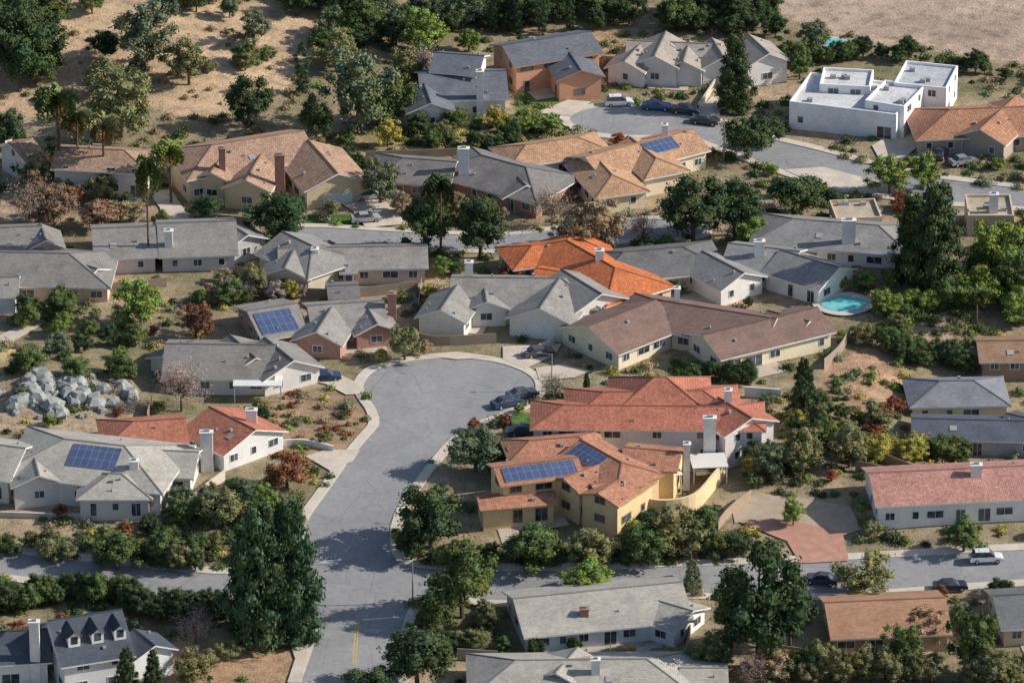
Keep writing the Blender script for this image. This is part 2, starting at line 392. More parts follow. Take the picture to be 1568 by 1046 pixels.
house('beige_roof_house', BEI, GRL, [W(790,1010,990,1008,13,'hh',2.8,20), W(885,990,850,1030,10,'gg',2.9,22), W(1040,1022,1115,1022,9,'gg',2.6,14)], chim=[(912,1010,6,1.1)])
house('brown_roof_house', (.4,.3,.22), (.42,.24,.15), [W(1262,922,1448,914,13,'gg',2.9,19)])
house('gray_roof_house', BEI, GRD, [W(1520,912,1640,905,12,'gg',2.9,19)])
house('white_hacienda_house', (.82,.82,.82), (.52,.27,.22), [W(1330,724,1660,708,12.5,'gg',3.6,19)], 'tile', chim=[(1495,712,6.6,1.5)])
ADR = (.5,.235,.15)
house('adobe_house', YEL_, ADR, [W(755,716,885,700,7.5,'gg',5.4,17), W(730,762,850,752,5,'gg',2.9,17), W(812,674,885,668,7.5,'hh',4.8,19), W(888,672,952,708,8.5,'gh',5.2,19), W(955,684,1045,692,8,'gg',4.8,17), W(975,716,915,755,7,'gg',4.6,18), W(862,732,925,708,6.5,'gg',4.9,18), W(905,742,945,735,5,'gg',4.6,17)], 'tile', chim=[(1052,680,7.0,.9)], solar=[(0,1,.08,.93,.12,.85),(3,1,.1,.75,.12,.75)], trim=(.45,.3,.18))
house('red_tile_house', LAV, RED, [W(864,620,1120,622,9.6,'hh',5.4,18), W(925,600,1075,597,11,'hh',5.5,19), W(1003,577,1020,577,13,'hh',5.7,25), W(1100,608,1152,640,9.5,'gg',5.4,20)], 'tile', chim=[(1087,640,7.6,1.7),(1115,598,8.6,1)])
house('brown_roof_ranch_house', CRM, BRN, [W(1005,459,900,500,13,'gg',2.9,20), W(1000,458,1190,488,12,'hg',2.9,20), W(1075,513,1252,470,10.5,'gg',3.1,20), W(1175,475,1240,492,8,'gg',2.9,20)], chim=[(1037,442,6.5,.8)])
house('gray_garage_house', (.8,.76,.69), GR, [W(690,424,860,426,12,'gh',3.0,21), W(700,436,674,474,8,'gg',3,25), W(858,424,826,472,10.5,'gg',3,24,'B'), W(860,412,922,450,10.5,'gg',3.2,22), W(740,432,745,462,7,'gg',3,22)], chim=[(718,402,7.0,1.1)])
house('orange_tile_house', (.68,.53,.38), ORG, [W(815,376,890,366,9,'hh',2.9,19), W(868,368,942,410,13,'hh',2.9,20), W(820,410,890,420,9,'gh',2.7,17)], 'tile', chim=[(918,384,6.4,1.2)])
house('brick_house', (.46,.23,.16), GR, [W(470,468,588,460,11,'gg',2.9,20), W(378,476,455,464,13,'gg',2.7,17), W(508,470,484,508,8,'gg',2.9,26), W(560,466,578,496,7,'gg',2.9,24)], chim=[(600,450,6.2,1.2,'b')], solar=[(1,1,.08,.8,.15,.85)], brick=True)
EP, ip, zp = house('gray_gable_house', (.74,.71,.68), (.25,.235,.22), [W(252,526,425,528,13.5,'gg',2.9,20), W(352,512,392,548,8,'gg',3.0,24), W(405,516,450,552,10,'gg',3.0,24), W(300,520,255,545,8,'gg',2.8,20)])
def cover(name, u, v, L, Wd, ht, col, yaw=0, parent=None):
    mb = MB(); x, y, z = G(u, v, ht); ax = (cos(yaw), sin(yaw)); mb.box((x, y, z+ht), L, Wd, .14, 0, ax)
    for a in (-1, 1):
        for b in (-1, 1):
            mb.box((x+a*(L/2-.2)*ax[0]-b*(Wd/2-.2)*ax[1], y+a*(L/2-.2)*ax[1]+b*(Wd/2-.2)*ax[0], z-1), .16, .16, ht+.99, 0, ax)
    return mb.make(name, [simple('awning_paint', col, .6, .04)], parent)
cover('patio_cover', 395, 583, 7, 4, 2.5, (.74,.74,.72), 0); cover('patio_cover', 1008, 720, 6, 4.5, 3, (.7,.67,.6), .2); cover('patio_cover', 1085, 706, 5, 4.5, 2.6, (.74,.71,.66), .1)
house('red_tile_house', (.78,.76,.75), (.5,.2,.13), [W(205,645,285,640,10,'hg',2.9,19), W(320,622,392,658,12,'gg',2.9,20)], 'tile', chim=[(385,628,5.8,1.5),(316,662,6,1.7)])
house('octagon_porch_house', (.68,.64,.6), GRL, [W(100,672,190,682,16,'hh',3.6,19), W(-70,672,40,686,13,'hg',3.4,19), W(168,725,186,725,9,'hh',3.1,22), W(225,688,305,692,10,'hg',3.0,19), W(50,690,60,728,8,'gg',3.3,22)], chim=[(205,706,5.8,1.2)], solar=[(0,1,.18,1.0,.1,.6)])
house('gray_roof_house', BEI, GR, [W(425,380,655,376,9.5,'gg',2.9,19), W(432,354,478,376,11,'gh',3.2,21), W(450,382,436,410,8,'gg',2.9,24), W(520,398,548,398,7,'gg',2.6,12)], chim=[(482,382,5.0,1.0)])
house('gray_roof_house', (.56,.54,.52), (.27,.26,.245), [W(240,342,362,338,14,'gg',3.0,20), W(140,350,240,346,13,'gg',3.0,19), W(345,338,380,360,8,'gg',3.0,22)], chim=[(258,354,6,1.2)])
house('gray_roof_house', (.72,.55,.44), (.25,.235,.225), [W(-40,385,105,388,14,'hh',3.0,19), W(-40,350,65,346,12,'gg',3,20), W(62,342,70,368,6,'gg',3.6,26), W(90,392,150,412,8,'gg',2.9,20)])
house('white_cottage', WHI, GR, [W(-50,425,30,424,8,'gg',3.2,22)])
house('tan_tile_mansion', (.72,.57,.37), TAN, [W(325,222,466,200,13,'hg',4.2,20), W(472,214,518,266,11,'gg',3.8,22,'B'), W(400,236,376,276,8,'gg',3.6,24), W(345,234,322,264,8,'gg',3.6,24)], 'tile', chim=[(340,228,8,1.0,'b'),(428,238,8.2,1.5,'b')])
house('blue_gray_roof_house', (.76,.74,.72), (.155,.17,.2), [W(640,112,775,108,13,'gg',3.6,19), W(665,80,742,86,9,'gg',6.0,20), W(648,125,660,158,8,'gg',3.4,22)], chim=[(735,110,8,1.1)])
house('adobe_villa', (.62,.33,.21), (.15,.16,.185), [W(768,70,905,48,10.5,'gg',5.2,19), W(866,72,890,108,8,'gg',4.2,20), W(800,92,850,86,5,'gg',2.9,15)], trim=(.4,.25,.15))
house('gabled_townhouse', (.8,.77,.74), (.38,.335,.29), [W(960,62,1105,68,10,'gg',3.0,21), W(985,62,956,94,7,'gg',3,26), W(1020,48,1002,86,8,'gg',3.6,26), W(1056,62,1046,94,7,'gg',3,26), W(1090,58,1108,88,7.5,'gg',3.2,26)])
house('gabled_townhouse', (.8,.78,.76), (.38,.335,.29), [W(1145,52,1178,82,8,'gg',4,26)])
house('modern_white_house', (.86,.86,.86), (.66,.66,.66), [W(1225,137,1388,157,12.5,flat=True,wh=4.0), W(1258,120,1335,124,7,flat=True,wh=5.0), W(1340,142,1400,152,9,flat=True,wh=4.9)])
house('modern_white_house', (.86,.86,.86), (.5,.52,.55), [W(1378,114,1458,122,9.5,flat=True,wh=5.0)])
house('rust_roof_house', (.44,.36,.3), (.45,.23,.14), [W(1455,168,1660,160,13,'hg',3,19), W(1555,148,1500,198,9,'gg',3.2,24), W(1600,120,1680,160,10,'gg',4.6,20)], 'tile')
house('tan_tile_house', (.82,.71,.52), OTN, [W(895,240,1062,198,10,'gg',3.4,20), W(805,222,885,210,9,'hh',3,19), W(905,232,938,268,9,'gh',3,19), W(965,210,1005,242,8,'gh',3.4,19)], 'tile', chim=[(1018,192,6.0,.9)], solar=[(0,1,.5,.78,.08,.6)])
house('brick_chimney_house', (.44,.25,.19), (.22,.205,.2), [W(738,238,805,256,13,'hh',2.9,20), W(618,242,700,248,11,'hg',2.9,19), W(775,254,806,284,8,'gg',2.8,22)], chim=[(710,228,7.5,1.6)])
house('gray_complex_house', (.82,.79,.76), (.28,.275,.27), [W(1115,372,1225,385,10,'gg',3,20), W(1075,384,1140,418,9,'gg',3,22), W(1195,382,1285,410,10,'gg',3,22), W(1215,335,1345,345,12,'hh',3,19)], chim=[(1163,370,6.2,1.5),(1300,338,7,2.0)])
house('gray_roof_house', BEI, (.17,.168,.17), [W(955,386,1045,378,12,'hh',2.8,19)])
house('hip_roof_house', (.76,.66,.49), (.24,.25,.28), [W(1440,583,1490,582,10,'hh',3,20)])
house('blue_roof_house', (.42,.43,.45), (.11,.125,.16), [W(1395,640,1640,646,8.5,'gg',2.9,17), W(1540,632,1600,645,7,'gg',3,18)])
house('brown_cabin', (.36,.26,.19), (.34,.21,.14), [W(1495,522,1640,520,9,'gg',2.6,17)])
house('beige_ruin_house', (.62,.5,.37), (.5,.42,.32), [W(1480,318,1550,318,8,flat=True,wh=3), W(1275,325,1345,322,7,flat=True,wh=2.6)], chim=[(1522,298,6.0,1.3)])
house('palm_villa', (.74,.67,.6), (.42,.28,.2), [W(85,225,190,230,10,'gh',4.5,19), W(15,222,50,212,8,'gg',4.5,20)], 'tile')
house('brown_shed', (.3,.24,.2), (.2,.19,.19), [W(500,438,550,436,6,'gg',2.2,14)])

# ------------------------------------------------------------------ ground
def axis(segs):
    out = []
    for a, b, s in segs:
        n = max(1, int(round((b-a)/s))); out += [a+(b-a)*i/n for i in range(n)]
    out.append(segs[-1][1]); return np.array(out)
XS = axis([(-4000,-600,400),(-600,-200,40),(-200,-100,5),(-100,100,1.0),(100,200,5),(200,600,40),(600,4000,400)])
YS = axis([(-1500,-400,220),(-400,-150,25),(-150,-118,4),(-118,165,1.0),(165,300,5),(300,1600,60),(1600,6000,500)])
X, Y = np.meshgrid(XS, YS); Z = h(X, Y); nx, ny = len(XS), len(YS)
V = np.stack([X.ravel(), Y.ravel(), Z.ravel()], 1)
idx = np.arange(nx*ny).reshape(ny, nx)
F = np.stack([idx[:-1,:-1].ravel(), idx[:-1,1:].ravel(), idx[1:,1:].ravel(), idx[1:,:-1].ravel()], 1)
me = bpy.data.meshes.new('ground'); me.from_pydata(V.tolist(), [], F.tolist())
def inpoly(poly, x, y):
    poly = np.asarray(poly); c = np.zeros(x.shape, bool); n = len(poly); j = n-1
    for i in range(n):
        xi, yi = poly[i]; xj, yj = poly[j]
        if yi != yj: c ^= ((yi > y) != (yj > y)) & (x < (xj-xi)*(y-yi)/(yj-yi)+xi)
        j = i
    return c
x, y = V[:,0], V[:,1]
def vn(x, y, s, ph):
    return (np.sin(x*s+ph+1.7*np.sin(y*s*.7+ph*2))+np.sin(y*s*1.3+ph*3+1.3*np.sin(x*s*.9)))*.5
nz = (vn(x, y, .13, 1)+.6*vn(x, y, .31, 4)+.4*vn(x, y, .8, 9))/2+.5
C = np.outer(1-nz, [.4,.3,.2])+np.outer(nz, [.22,.195,.11])
zones = [([(-400,-200),(420,-200),(470,-20),(500,60),(430,150),(300,190),(200,150),(120,170),(-400,230)], (.54,.385,.25)),
         ([(1180,-200),(2000,-200),(2000,130),(1568,100),(1400,75),(1290,60),(1185,20)], (.48,.36,.28)),
         ([(500,205),(800,205),(790,240),(560,245)], (.34,.27,.14)),
         ([(900,40),(960,40),(960,90),(915,90)], (.48,.33,.18)),
         ([(-100,560),(60,560),(200,610),(180,660),(-100,670)], (.46,.35,.24)),
         ([(-100,500),(20,520),(40,570),(-100,590)], (.55,.41,.22)),
         ([(440,600),(540,600),(580,650),(520,700),(450,690),(410,650)], (.37,.25,.16)),
         ([(1250,560),(1340,530),(1400,580),(1380,640),(1300,640),(1260,600)], (.4,.25,.16)),
         ([(740,640),(790,625),(840,640),(830,655),(770,655)], (.09,.19,.04)),
         ([(470,330),(610,330),(600,352),(470,348)], (.08,.15,.035)),
         ([(800,560),(1050,560),(1000,600),(870,600)], (.3,.26,.16)),
         ([(250,985),(460,960),(440,1100),(250,1100)], (.4,.26,.16)),
         ([(800,140),(880,150),(850,180),(790,175)], (.12,.18,.05)),
         ([(1200,190),(1330,215),(1330,250),(1200,225)], (.34,.26,.17)),
         ([(560,600),(600,640),(560,700),(520,640)], (.42,.27,.17))]
for pz, col in zones:
    m = inpoly(np.array([G(u, v)[:2] for u, v in pz]), x, y); C[m] = np.array(col)[None]*(.8+.35*nz[m])[:,None]
ca = me.color_attributes.new('Col', 'FLOAT_COLOR', 'POINT')
ca.data.foreach_set('color', np.concatenate([C, np.ones((len(C),1))], 1).ravel().astype(np.float32))
go = bpy.data.objects.new('ground', me); COLL.objects.link(go)
m, n, b = nt('soil_and_dry_grass'); g = n.nodes.new('ShaderNodeNewGeometry').outputs['Position']
at = n.nodes.new('ShaderNodeAttribute'); at.attribute_name = 'Col'
c = mix(n, at.outputs['Color'], ramp(n, noise(n, g, .5, 4, .7), [(.3, (.6,.62,.58)), (.5, (1,1,1)), (.7, (1.3,1.25,1.2))]), 1.0, 'MULTIPLY')
c = mix(n, c, ramp(n, noise(n, g, 4, 2, .7), [(.3, (.65,.65,.65)), (.65, (1.2,1.2,1.2))]), 1.0, 'MULTIPLY')
c = mix(n, c, (.13,.12,.06), ramp(n, noise(n, g, .22, 5, .75), [(.56, (0,0,0)), (.7, (.65,.65,.65))]))
n.links.new(c, b.inputs['Base Color']); b.inputs['Roughness'].default_value = .95; bump(n, b, noise(n, g, 3, 2), .6, .15)
me.materials.append(m)

# ------------------------------------------------------------------ foliage
def quads(cen, nrm, size, asp, rng):
    N_ = len(cen); r = rng.normal(size=(N_,3)); t = np.cross(nrm, r); t /= np.linalg.norm(t, axis=1, keepdims=True)+1e-9
    b_ = np.cross(nrm, t); s = size.reshape(-1,1)
    return np.stack([cen-t*s*.5, cen-b_*s*.5*asp, cen+t*s*.5, cen+b_*s*.5*asp], 1).reshape(-1,3)
def clumpleaves(cc, cr, n_per, rng, up=.25, zs=.8):
    out_c, out_n, cid = [], [], []
    for i, (c_, r_) in enumerate(zip(cc, cr)):
        n_ = n_per; d_ = rng.normal(size=(n_,3)); d_ /= np.linalg.norm(d_, axis=1, keepdims=True)
        rad = r_*(1.1-.4*rng.rand(n_,1)**1.5); p_ = c_+d_*rad*np.array([1,1,zs])*(1+.24*np.sin(d_[:,:1]*7+i)*np.cos(d_[:,1:2]*6))
        nn = d_*.9+rng.normal(size=(n_,3))*.42+np.array([0,0,up]); nn /= np.linalg.norm(nn, axis=1, keepdims=True)
        out_c.append(p_); out_n.append(nn); cid += [i]*n_
    return np.concatenate(out_c), np.concatenate(out_n), np.array(cid)
PHI = 1.618; ICO = np.array([(-1,PHI,0),(1,PHI,0),(-1,-PHI,0),(1,-PHI,0),(0,-1,PHI),(0,1,PHI),(0,-1,-PHI),(0,1,-PHI),(PHI,0,-1),(PHI,0,1),(-PHI,0,-1),(-PHI,0,1)])/1.902
ICF = [(0,11,5),(0,5,1),(0,1,7),(0,7,10),(0,10,11),(1,5,9),(5,11,4),(11,10,2),(10,7,6),(7,1,8),(3,9,4),(3,4,2),(3,2,6),(3,6,8),(3,8,9),(4,9,5),(2,4,11),(6,2,10),(8,6,7),(9,8,1)]
def tree_mesh(name, mb, cen, nrm, size, colv, asp=.65, rng=RN, cores=None):
    q_ = quads(cen, nrm, size, asp, rng); nb = len(mb.v); k = len(cen)
    verts = [tuple(p) for p in mb.v]+q_.tolist(); faces = list(mb.f)+(np.arange(4*k).reshape(-1,4)+nb).tolist()
    cols = [np.ones((nb,3)), np.repeat(colv, 4, 0)]
    if cores:
        cc, cr, zs, cv = cores
        for c_, r_, v_ in zip(cc, cr, cv):
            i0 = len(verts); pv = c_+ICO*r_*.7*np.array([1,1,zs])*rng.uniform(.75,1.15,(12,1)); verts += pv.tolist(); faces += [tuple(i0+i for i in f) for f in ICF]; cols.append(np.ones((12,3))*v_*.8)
    me = bpy.data.meshes.new(name); me.from_pydata(verts, [], faces); me.materials.append(BARK); me.materials.append(leafmat())
    me.polygons.foreach_set('material_index', [0]*len(mb.f)+[1]*(len(faces)-len(mb.f)))
    col = np.ones((len(verts),4), np.float32); col[:,:3] = np.concatenate(cols)
    a_ = me.color_attributes.new('Col', 'FLOAT_COLOR', 'POINT'); a_.data.foreach_set('color', col.ravel()); me.update(); return me
def colvar(cid, rng, n_, amt=.25):
    k = cid.max()+1; cv = 1+rng.uniform(-amt, amt, (k,1)); hue = rng.uniform(-.14,.14,(k,1))
    cvv = cv*np.concatenate([1+hue, np.ones((k,1)), 1-hue], 1)
    return np.clip(cvv[cid]*(1+rng.uniform(-.28,.28,(n_,1))), .2, 2), cvv
def make_tree(kind, seed):
    rng = np.random.RandomState(seed); mb = MB()
    if kind in ('oak', 'airy'):
        nc = 44 if kind == 'oak' else 42
        d_ = rng.normal(size=(nc*2,3)); d_ /= np.linalg.norm(d_, axis=1, keepdims=True); d_ = d_[d_[:,2] > -.75][:nc]
        f = .52+.42*rng.rand(len(d_),1)**.7
        lob = 1+.2*np.sin(np.arctan2(d_[:,1:2], d_[:,0:1])*rng.choice([2,3])+seed)
        if kind == 'oak': cc = np.array([0,0,.52])+d_*f*lob*np.array([.4,.4,.42]); cr = rng.uniform(.08,.155,len(d_))
        else: cc = np.array([0,0,.53])+d_*f*lob*np.array([.42,.42,.46]); cr = rng.uniform(.055,.12,len(d_))
        inner = 8; cc = np.concatenate([cc, np.array([0,0,.5])+rng.normal(size=(inner,3))*.1]); cr = np.append(cr, [.17]*inner)
        cen, nrm, cid = clumpleaves(cc, cr, 92, rng); n_ = len(cen)
        stray = rng.rand(n_) < .18; cen[stray] += rng.normal(size=(stray.sum(),3))*.032
        size = rng.uniform(.024,.05,n_); col, cvv = colvar(cid, rng, n_)
        mb.cyl((0,0,-.05), (0.02,0,.3), .035, .026, 0)
        for k in range(8):
            c_ = cc[rng.randint(len(d_))]; mid = Vector((c_[0]*.5, c_[1]*.5, .25+(c_[2]-.25)*.4)); mb.cyl((.02,0,.2+.02*k), mid, .018, .011, 0, 5); mb.cyl(mid, c_, .011, .005, 0, 5)
        return tree_mesh(kind, mb, cen, nrm, size, col, .65, rng, (cc, cr, .8, cvv))
    if kind in ('conifer', 'broadcone', 'cypress'):
        cc, cr = [], []; nc = {'conifer':80,'broadcone':95,'cypress':40}[kind]
        for i in range(nc):
            z = .05+.91*((i+rng.rand())/nc)
            R = .40*(1-z)**.75+.02 if kind == 'conifer' else .38*(1-z)**.45*min(1, .55+z*2)*(1+.22*sin(z*21+seed))
            if kind == 'cypress': R = .3*min(1, (1-z)*3.2+.1)
            a_ = i*2.4+rng.rand()*.9; rr = R*rng.uniform(.6,1.05); cc.append((rr*cos(a_), rr*sin(a_), z-rr*.1)); cr.append({'conifer':rng.uniform(.07,.11)*(1.25-z*.8),'broadcone':rng.uniform(.1,.16)*(1.15-z*.5),'cypress':rng.uniform(.16,.22)*(1.1-.4*z)}[kind])
        if kind != 'cypress':
            for z in np.linspace(.12,.85,9): cc.append((0,0,z)); cr.append(.22*(1-z)**.7+.03)
        zs = {'conifer':.6,'broadcone':.42,'cypress':.2}[kind]
        cen, nrm, cid = clumpleaves(np.array(cc), cr, 85, rng, .15, zs); n_ = len(cen); col, cvv = colvar(cid, rng, n_)
        mb.cyl((0,0,-.05), (0,0,.92), .03, .005, 0)
        for k in range(14):
            z = .12+.055*k; a_ = k*2.4; R = .36*(1-z); mb.cyl((0,0,z), (R*cos(a_), R*sin(a_), z-.02), .009, .003, 0, 4)
        return tree_mesh(kind, mb, cen, nrm, rng.uniform(.024,.05,n_), col, .5, rng, (np.array(cc), cr, zs, cvv))
    if kind == 'bare':
        cen = []
        for k in range(16):
            a_ = rng.rand()*2*pi; e = rng.uniform(.4,1.3); L = rng.uniform(.25,.5)
            p0 = Vector((0,0,rng.uniform(.2,.4))); p1 = p0+Vector((cos(a_)*cos(e), sin(a_)*cos(e), sin(e)))*L*.6; mb.cyl(p0, p1, .012, .007, 0, 4)
            for j in range(5):
                p2 = p1+Vector(rng.normal(size=3)*.12)+(p1-p0)*.5; mb.cyl(p1, p2, .006, .003, 0, 3); cen += [np.array(p2)*rng.uniform(.85,1.05)+rng.normal(size=3)*.05 for _ in range(30)]
        mb.cyl((0,0,-.05), (0,0,.45), .025, .014, 0); cen = np.array(cen); nrm = rng.normal(size=cen.shape); nrm /= np.linalg.norm(nrm, axis=1, keepdims=True)
        return tree_mesh(kind, mb, cen, nrm, rng.uniform(.04,.07,len(cen)), 1+rng.uniform(-.3,.3,(len(cen),1))*np.ones((1,3)), .16, rng)
    if kind == 'palm':
        cen, nrm, col = [], [], []; mb.cyl((0,0,-.03), (.0,0,.84), .035, .028, 0)
        for k in range(54):
            a_ = rng.rand()*2*pi; e0 = rng.uniform(-.6,1.35); L = rng.uniform(.38,.52); dead = e0 < -.25
            for j in range(16):
                t = (j+1)/16; e = e0-1.0*t*t; p_ = np.array([cos(a_)*cos(e)*L*t, sin(a_)*cos(e)*L*t, .84+(sin(e)*L*t)*.48])
                for sgn in (-1,1):
                    side = np.array([-sin(a_), cos(a_), -.4])*sgn; cen.append(p_+side*.035*(1.2-t)+rng.normal(size=3)*.008)
                    nn = np.array([cos(a_)*-.3, sin(a_)*-.3, 1])+side*.4; nrm.append(nn/np.linalg.norm(nn)); col.append((1.9,1.1,1.0) if dead else (1,1,1))
        cen = np.array(cen); col = np.array(col)*(1+rng.uniform(-.3,.3,(len(cen),1)))
        return tree_mesh(kind, mb, cen, np.array(nrm), np.full(len(cen), .12), col, .36, rng)
PROT = {'oak': [make_tree('oak', s) for s in (1,2,3,4,5)], 'airy': [make_tree('airy', s) for s in (11,12,13,14)], 'con': [make_tree('conifer', s) for s in (21,22)], 'bcon': [make_tree('broadcone', s) for s in (25,26)],
        'cyp': [make_tree('cypress', 31)], 'bare': [make_tree('bare', s) for s in (41,42)], 'palm': [make_tree('palm', s) for s in (51,52)]}
NAMES = {'oak':'oak_tree','airy':'broadleaf_tree','con':'conifer_tree','bcon':'pine_tree','cyp':'cypress_tree','bare':'bare_tree','palm':'palm_tree'}
DK = (.07,.1,.046); MD = (.118,.16,.058); BR = (.2,.265,.066); OL = (.22,.215,.1); GG = (.16,.19,.11); YG = (.4,.35,.09); RD = (.26,.1,.06); OR = (.4,.2,.09); TN = (.38,.28,.17); PK = (.38,.3,.26); CN = (.07,.115,.058)
def tree(kind, u, v, wpx, hpx, col=MD, world=None):
    if world: x, y = world; z = float(h(x, y)); s = 1.0
    else: x, y, z = G(u, v); s = pxm(y)
    me = random.choice(PROT[kind]); o = bpy.data.objects.new(NAMES[kind], me); COLL.objects.link(o)
    w_ = wpx/s; h_ = hpx/s/.9
    if kind in ('oak','airy'): h_ = max(h_ - w_*.12, w_*.6); w_ *= 1.06
    j = random.uniform(.88,1.15); o.location = (x, y, z-.1); o.scale = (w_, w_*random.uniform(.9,1.1), h_); o.rotation_euler = (0, 0, random.uniform(0, 6.28))
    o.color = (col[0]*j*random.uniform(.92,1.08), col[1]*j, col[2]*j, 1); return o
T = [('bcon',400,985,130,225,CN),('bcon',448,980,120,220,CN),('bcon',378,965,90,170,CN),
('oak',708,945,118,135,MD),('oak',660,838,125,110,DK),('oak',630,858,60,60,DK),('oak',728,722,100,78,GG),('oak',775,735,60,50,DK),('oak',815,868,98,78,MD),('oak',905,866,85,68,OL),('oak',985,862,90,75,MD),('airy',1035,850,95,85,OL),('airy',900,912,92,55,BR),
('oak',640,1055,125,110,DK),('oak',667,965,70,80,MD),('oak',575,1075,100,60,DK),('airy',1160,1020,160,205,DK),('airy',1120,990,90,120,MD),('airy',1210,990,90,140,DK),
('airy',1320,918,100,80,OL),('airy',1380,1030,80,90,MD),('airy',1490,1030,85,120,MD),('airy',1420,985,70,70,TN),('airy',1300,715,75,70,OL),('airy',1230,730,80,80,OL),('airy',1175,735,70,70,GG),('oak',1260,690,60,55,MD),('airy',1340,660,60,50,OL),
('con',1230,645,70,100,DK),('bcon',1430,445,120,165,DK),('bcon',1395,425,80,130,DK),('oak',1060,368,115,110,DK),('oak',1125,360,100,100,DK),('oak',1215,330,110,75,DK),('bcon',1125,170,72,118,DK),('oak',1145,245,85,80,DK),('oak',1180,225,50,50,DK),
('oak',735,395,100,105,DK),('oak',650,385,90,100,DK),('palm',675,392,62,125,DK),('oak',425,372,105,88,DK),('oak',318,335,52,42,DK),('airy',583,312,72,85,GG),('airy',548,200,125,140,GG),('airy',600,190,90,90,MD),('airy',520,110,80,70,OL),
('airy',650,85,85,75,BR),('bare',640,130,60,70,PK),('airy',718,80,45,40,BR),('oak',380,195,82,88,DK),('oak',485,218,60,78,DK),('cyp',463,145,32,82,CN),('airy',185,210,125,130,OL),('airy',160,150,80,70,OL),('oak',30,140,120,150,DK),('airy',220,110,110,110,GG),('airy',290,130,70,75,OL),('airy',390,70,60,60,GG),
('oak',15,230,60,70,DK),('palm',92,282,85,150,MD),('palm',120,275,60,110,OL),('palm',160,290,66,115,OL),('palm',228,410,52,175,MD),('palm',262,312,66,95,BR),('airy',594,225,45,50,YG),
('airy',1245,80,62,55,GG),('airy',1225,122,50,60,MD),('airy',1362,298,75,66,BR),('airy',1412,290,65,60,BR),('airy',1530,420,100,100,BR),('airy',1505,475,80,70,BR),('airy',1560,470,80,90,MD),('oak',1455,470,60,55,MD),
('airy',915,388,100,95,TN),('airy',870,380,70,60,TN),('bare',985,375,50,60,(.4,.22,.2)),('airy',1150,375,65,50,BR),('oak',785,430,55,36,RD),('airy',215,500,90,80,BR),('oak',95,488,62,55,MD),('airy',300,518,65,65,(.2,.1,.07)),('airy',620,552,62,65,OL),
('oak',45,568,62,48,MD),('oak',90,548,50,48,GG),('oak',118,580,56,40,MD),('oak',185,578,60,42,MD),('bare',278,630,90,85,PK),('airy',440,748,88,65,(.36,.15,.08)),('airy',405,800,52,68,BR),('oak',345,810,80,70,OL),('oak',180,872,85,70,MD),('oak',250,860,60,60,MD),
('con',195,1075,60,90,DK),('con',235,1070,50,80,DK),('con',1060,905,45,52,GG),('airy',1475,845,70,58,MD),('oak',1532,915,52,38,DK),('airy',1215,805,42,48,BR),('airy',1450,705,75,50,MD),('airy',1395,705,60,40,YG),
('airy',350,465,62,42,MD),('oak',390,450,50,50,OL),('airy',680,420,42,30,BR),('oak',1510,350,60,40,MD),('airy',760,195,42,36,YG),('airy',805,205,52,42,BR),('airy',845,205,38,36,BR),('oak',695,200,60,40,MD),('oak',640,205,50,40,DK),
('bare',845,345,80,70,(.36,.3,.22)),('bare',60,350,90,80,(.36,.25,.2)),('airy',85,345,80,70,(.3,.18,.12)),('airy',150,350,70,50,(.28,.18,.12)),('airy',200,340,60,40,TN),
('oak',1130,850,60,45,DK),('oak',1090,850,60,50,MD),('bare',850,610,60,45,(.36,.3,.24)),('con',898,608,20,40,DK),('bare',1150,1050,60,60,PK),('bare',300,985,70,60,(.36,.3,.26)),('airy',345,1010,50,40,OL),('airy',300,1040,80,60,OL),('oak',820,1005,34,36,DK),('oak',880,1000,28,30,DK),('airy',1360,485,50,36,BR),('palm',1495,500,50,60,MD),
('airy',620,135,70,70,OL),('oak',160,90,60,50,DK),('airy',560,60,70,70,MD),('oak',1130,20,60,50,DK),('airy',1320,525,50,34,OL),('oak',10,1000,50,50,OL),('airy',500,470,30,20,MD),('airy',70,40,90,70,MD)]
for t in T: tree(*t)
for u, v, hh in ((755,52,85),(793,54,75),(830,54,90),(873,48,85),(722,38,70),(700,48,60)): tree('cyp', u, v, 22, hh, CN)
def belt(pts, n, w, kinds, cols, jx=14, jy=8):
    for k in range(n):
        t = random.random()*(len(pts)-1); i = int(t); f = t-i; u = pts[i][0]*(1-f)+pts[i+1][0]*f+random.uniform(-jx,jx); v = pts[i][1]*(1-f)+pts[i+1][1]*f+random.uniform(-jy,jy)
        s = w*random.uniform(.7,1.3); tree(random.choice(kinds), u, v, s, s*random.uniform(.8,1.1), random.choice(cols))
belt([(450,15),(600,30),(760,32),(900,28),(1050,30),(1180,30)], 70, 54, ['oak','airy'], [DK,DK,DK,MD,GG], 20, 18)
belt([(440,-50),(1180,-45)], 34, 66, ['oak'], [DK,DK,MD], 20, 24)
belt([(480,90),(540,60),(620,60)], 8, 56, ['airy','oak'], [MD,GG,OL,DK], 18, 20)
belt([(930,38),(1180,52)], 12, 40, ['oak'], [DK], 20, 8)
belt([(1195,95),(1250,92),(1310,92),(1400,95),(1568,125),(1680,140)], 40, 30, ['oak'], [DK,MD], 10, 6)
belt([(1420,190),(1440,240)], 4, 24, ['oak'], [DK,MD], 6, 6)
belt([(0,930),(100,915),(200,920)], 30, 42, ['oak'], [DK,MD], 18, 9)
belt([(200,940),(340,945)], 14, 46, ['oak','airy'], [DK], 14, 12)
belt([(-40,975),(20,975)], 4, 30, ['airy'], [TN])
belt([(1060,585),(1160,585)], 12, 36, ['oak'], [DK,MD], 6, 4)
belt([(1320,525),(1400,545),(1490,570)], 24, 34, ['oak'], [DK,MD], 6, 5)
belt([(1150,740),(1200,680),(1280,640),(1350,700)], 24, 36, ['airy','oak'], [OL,MD,GG,YG,DK], 26, 24)
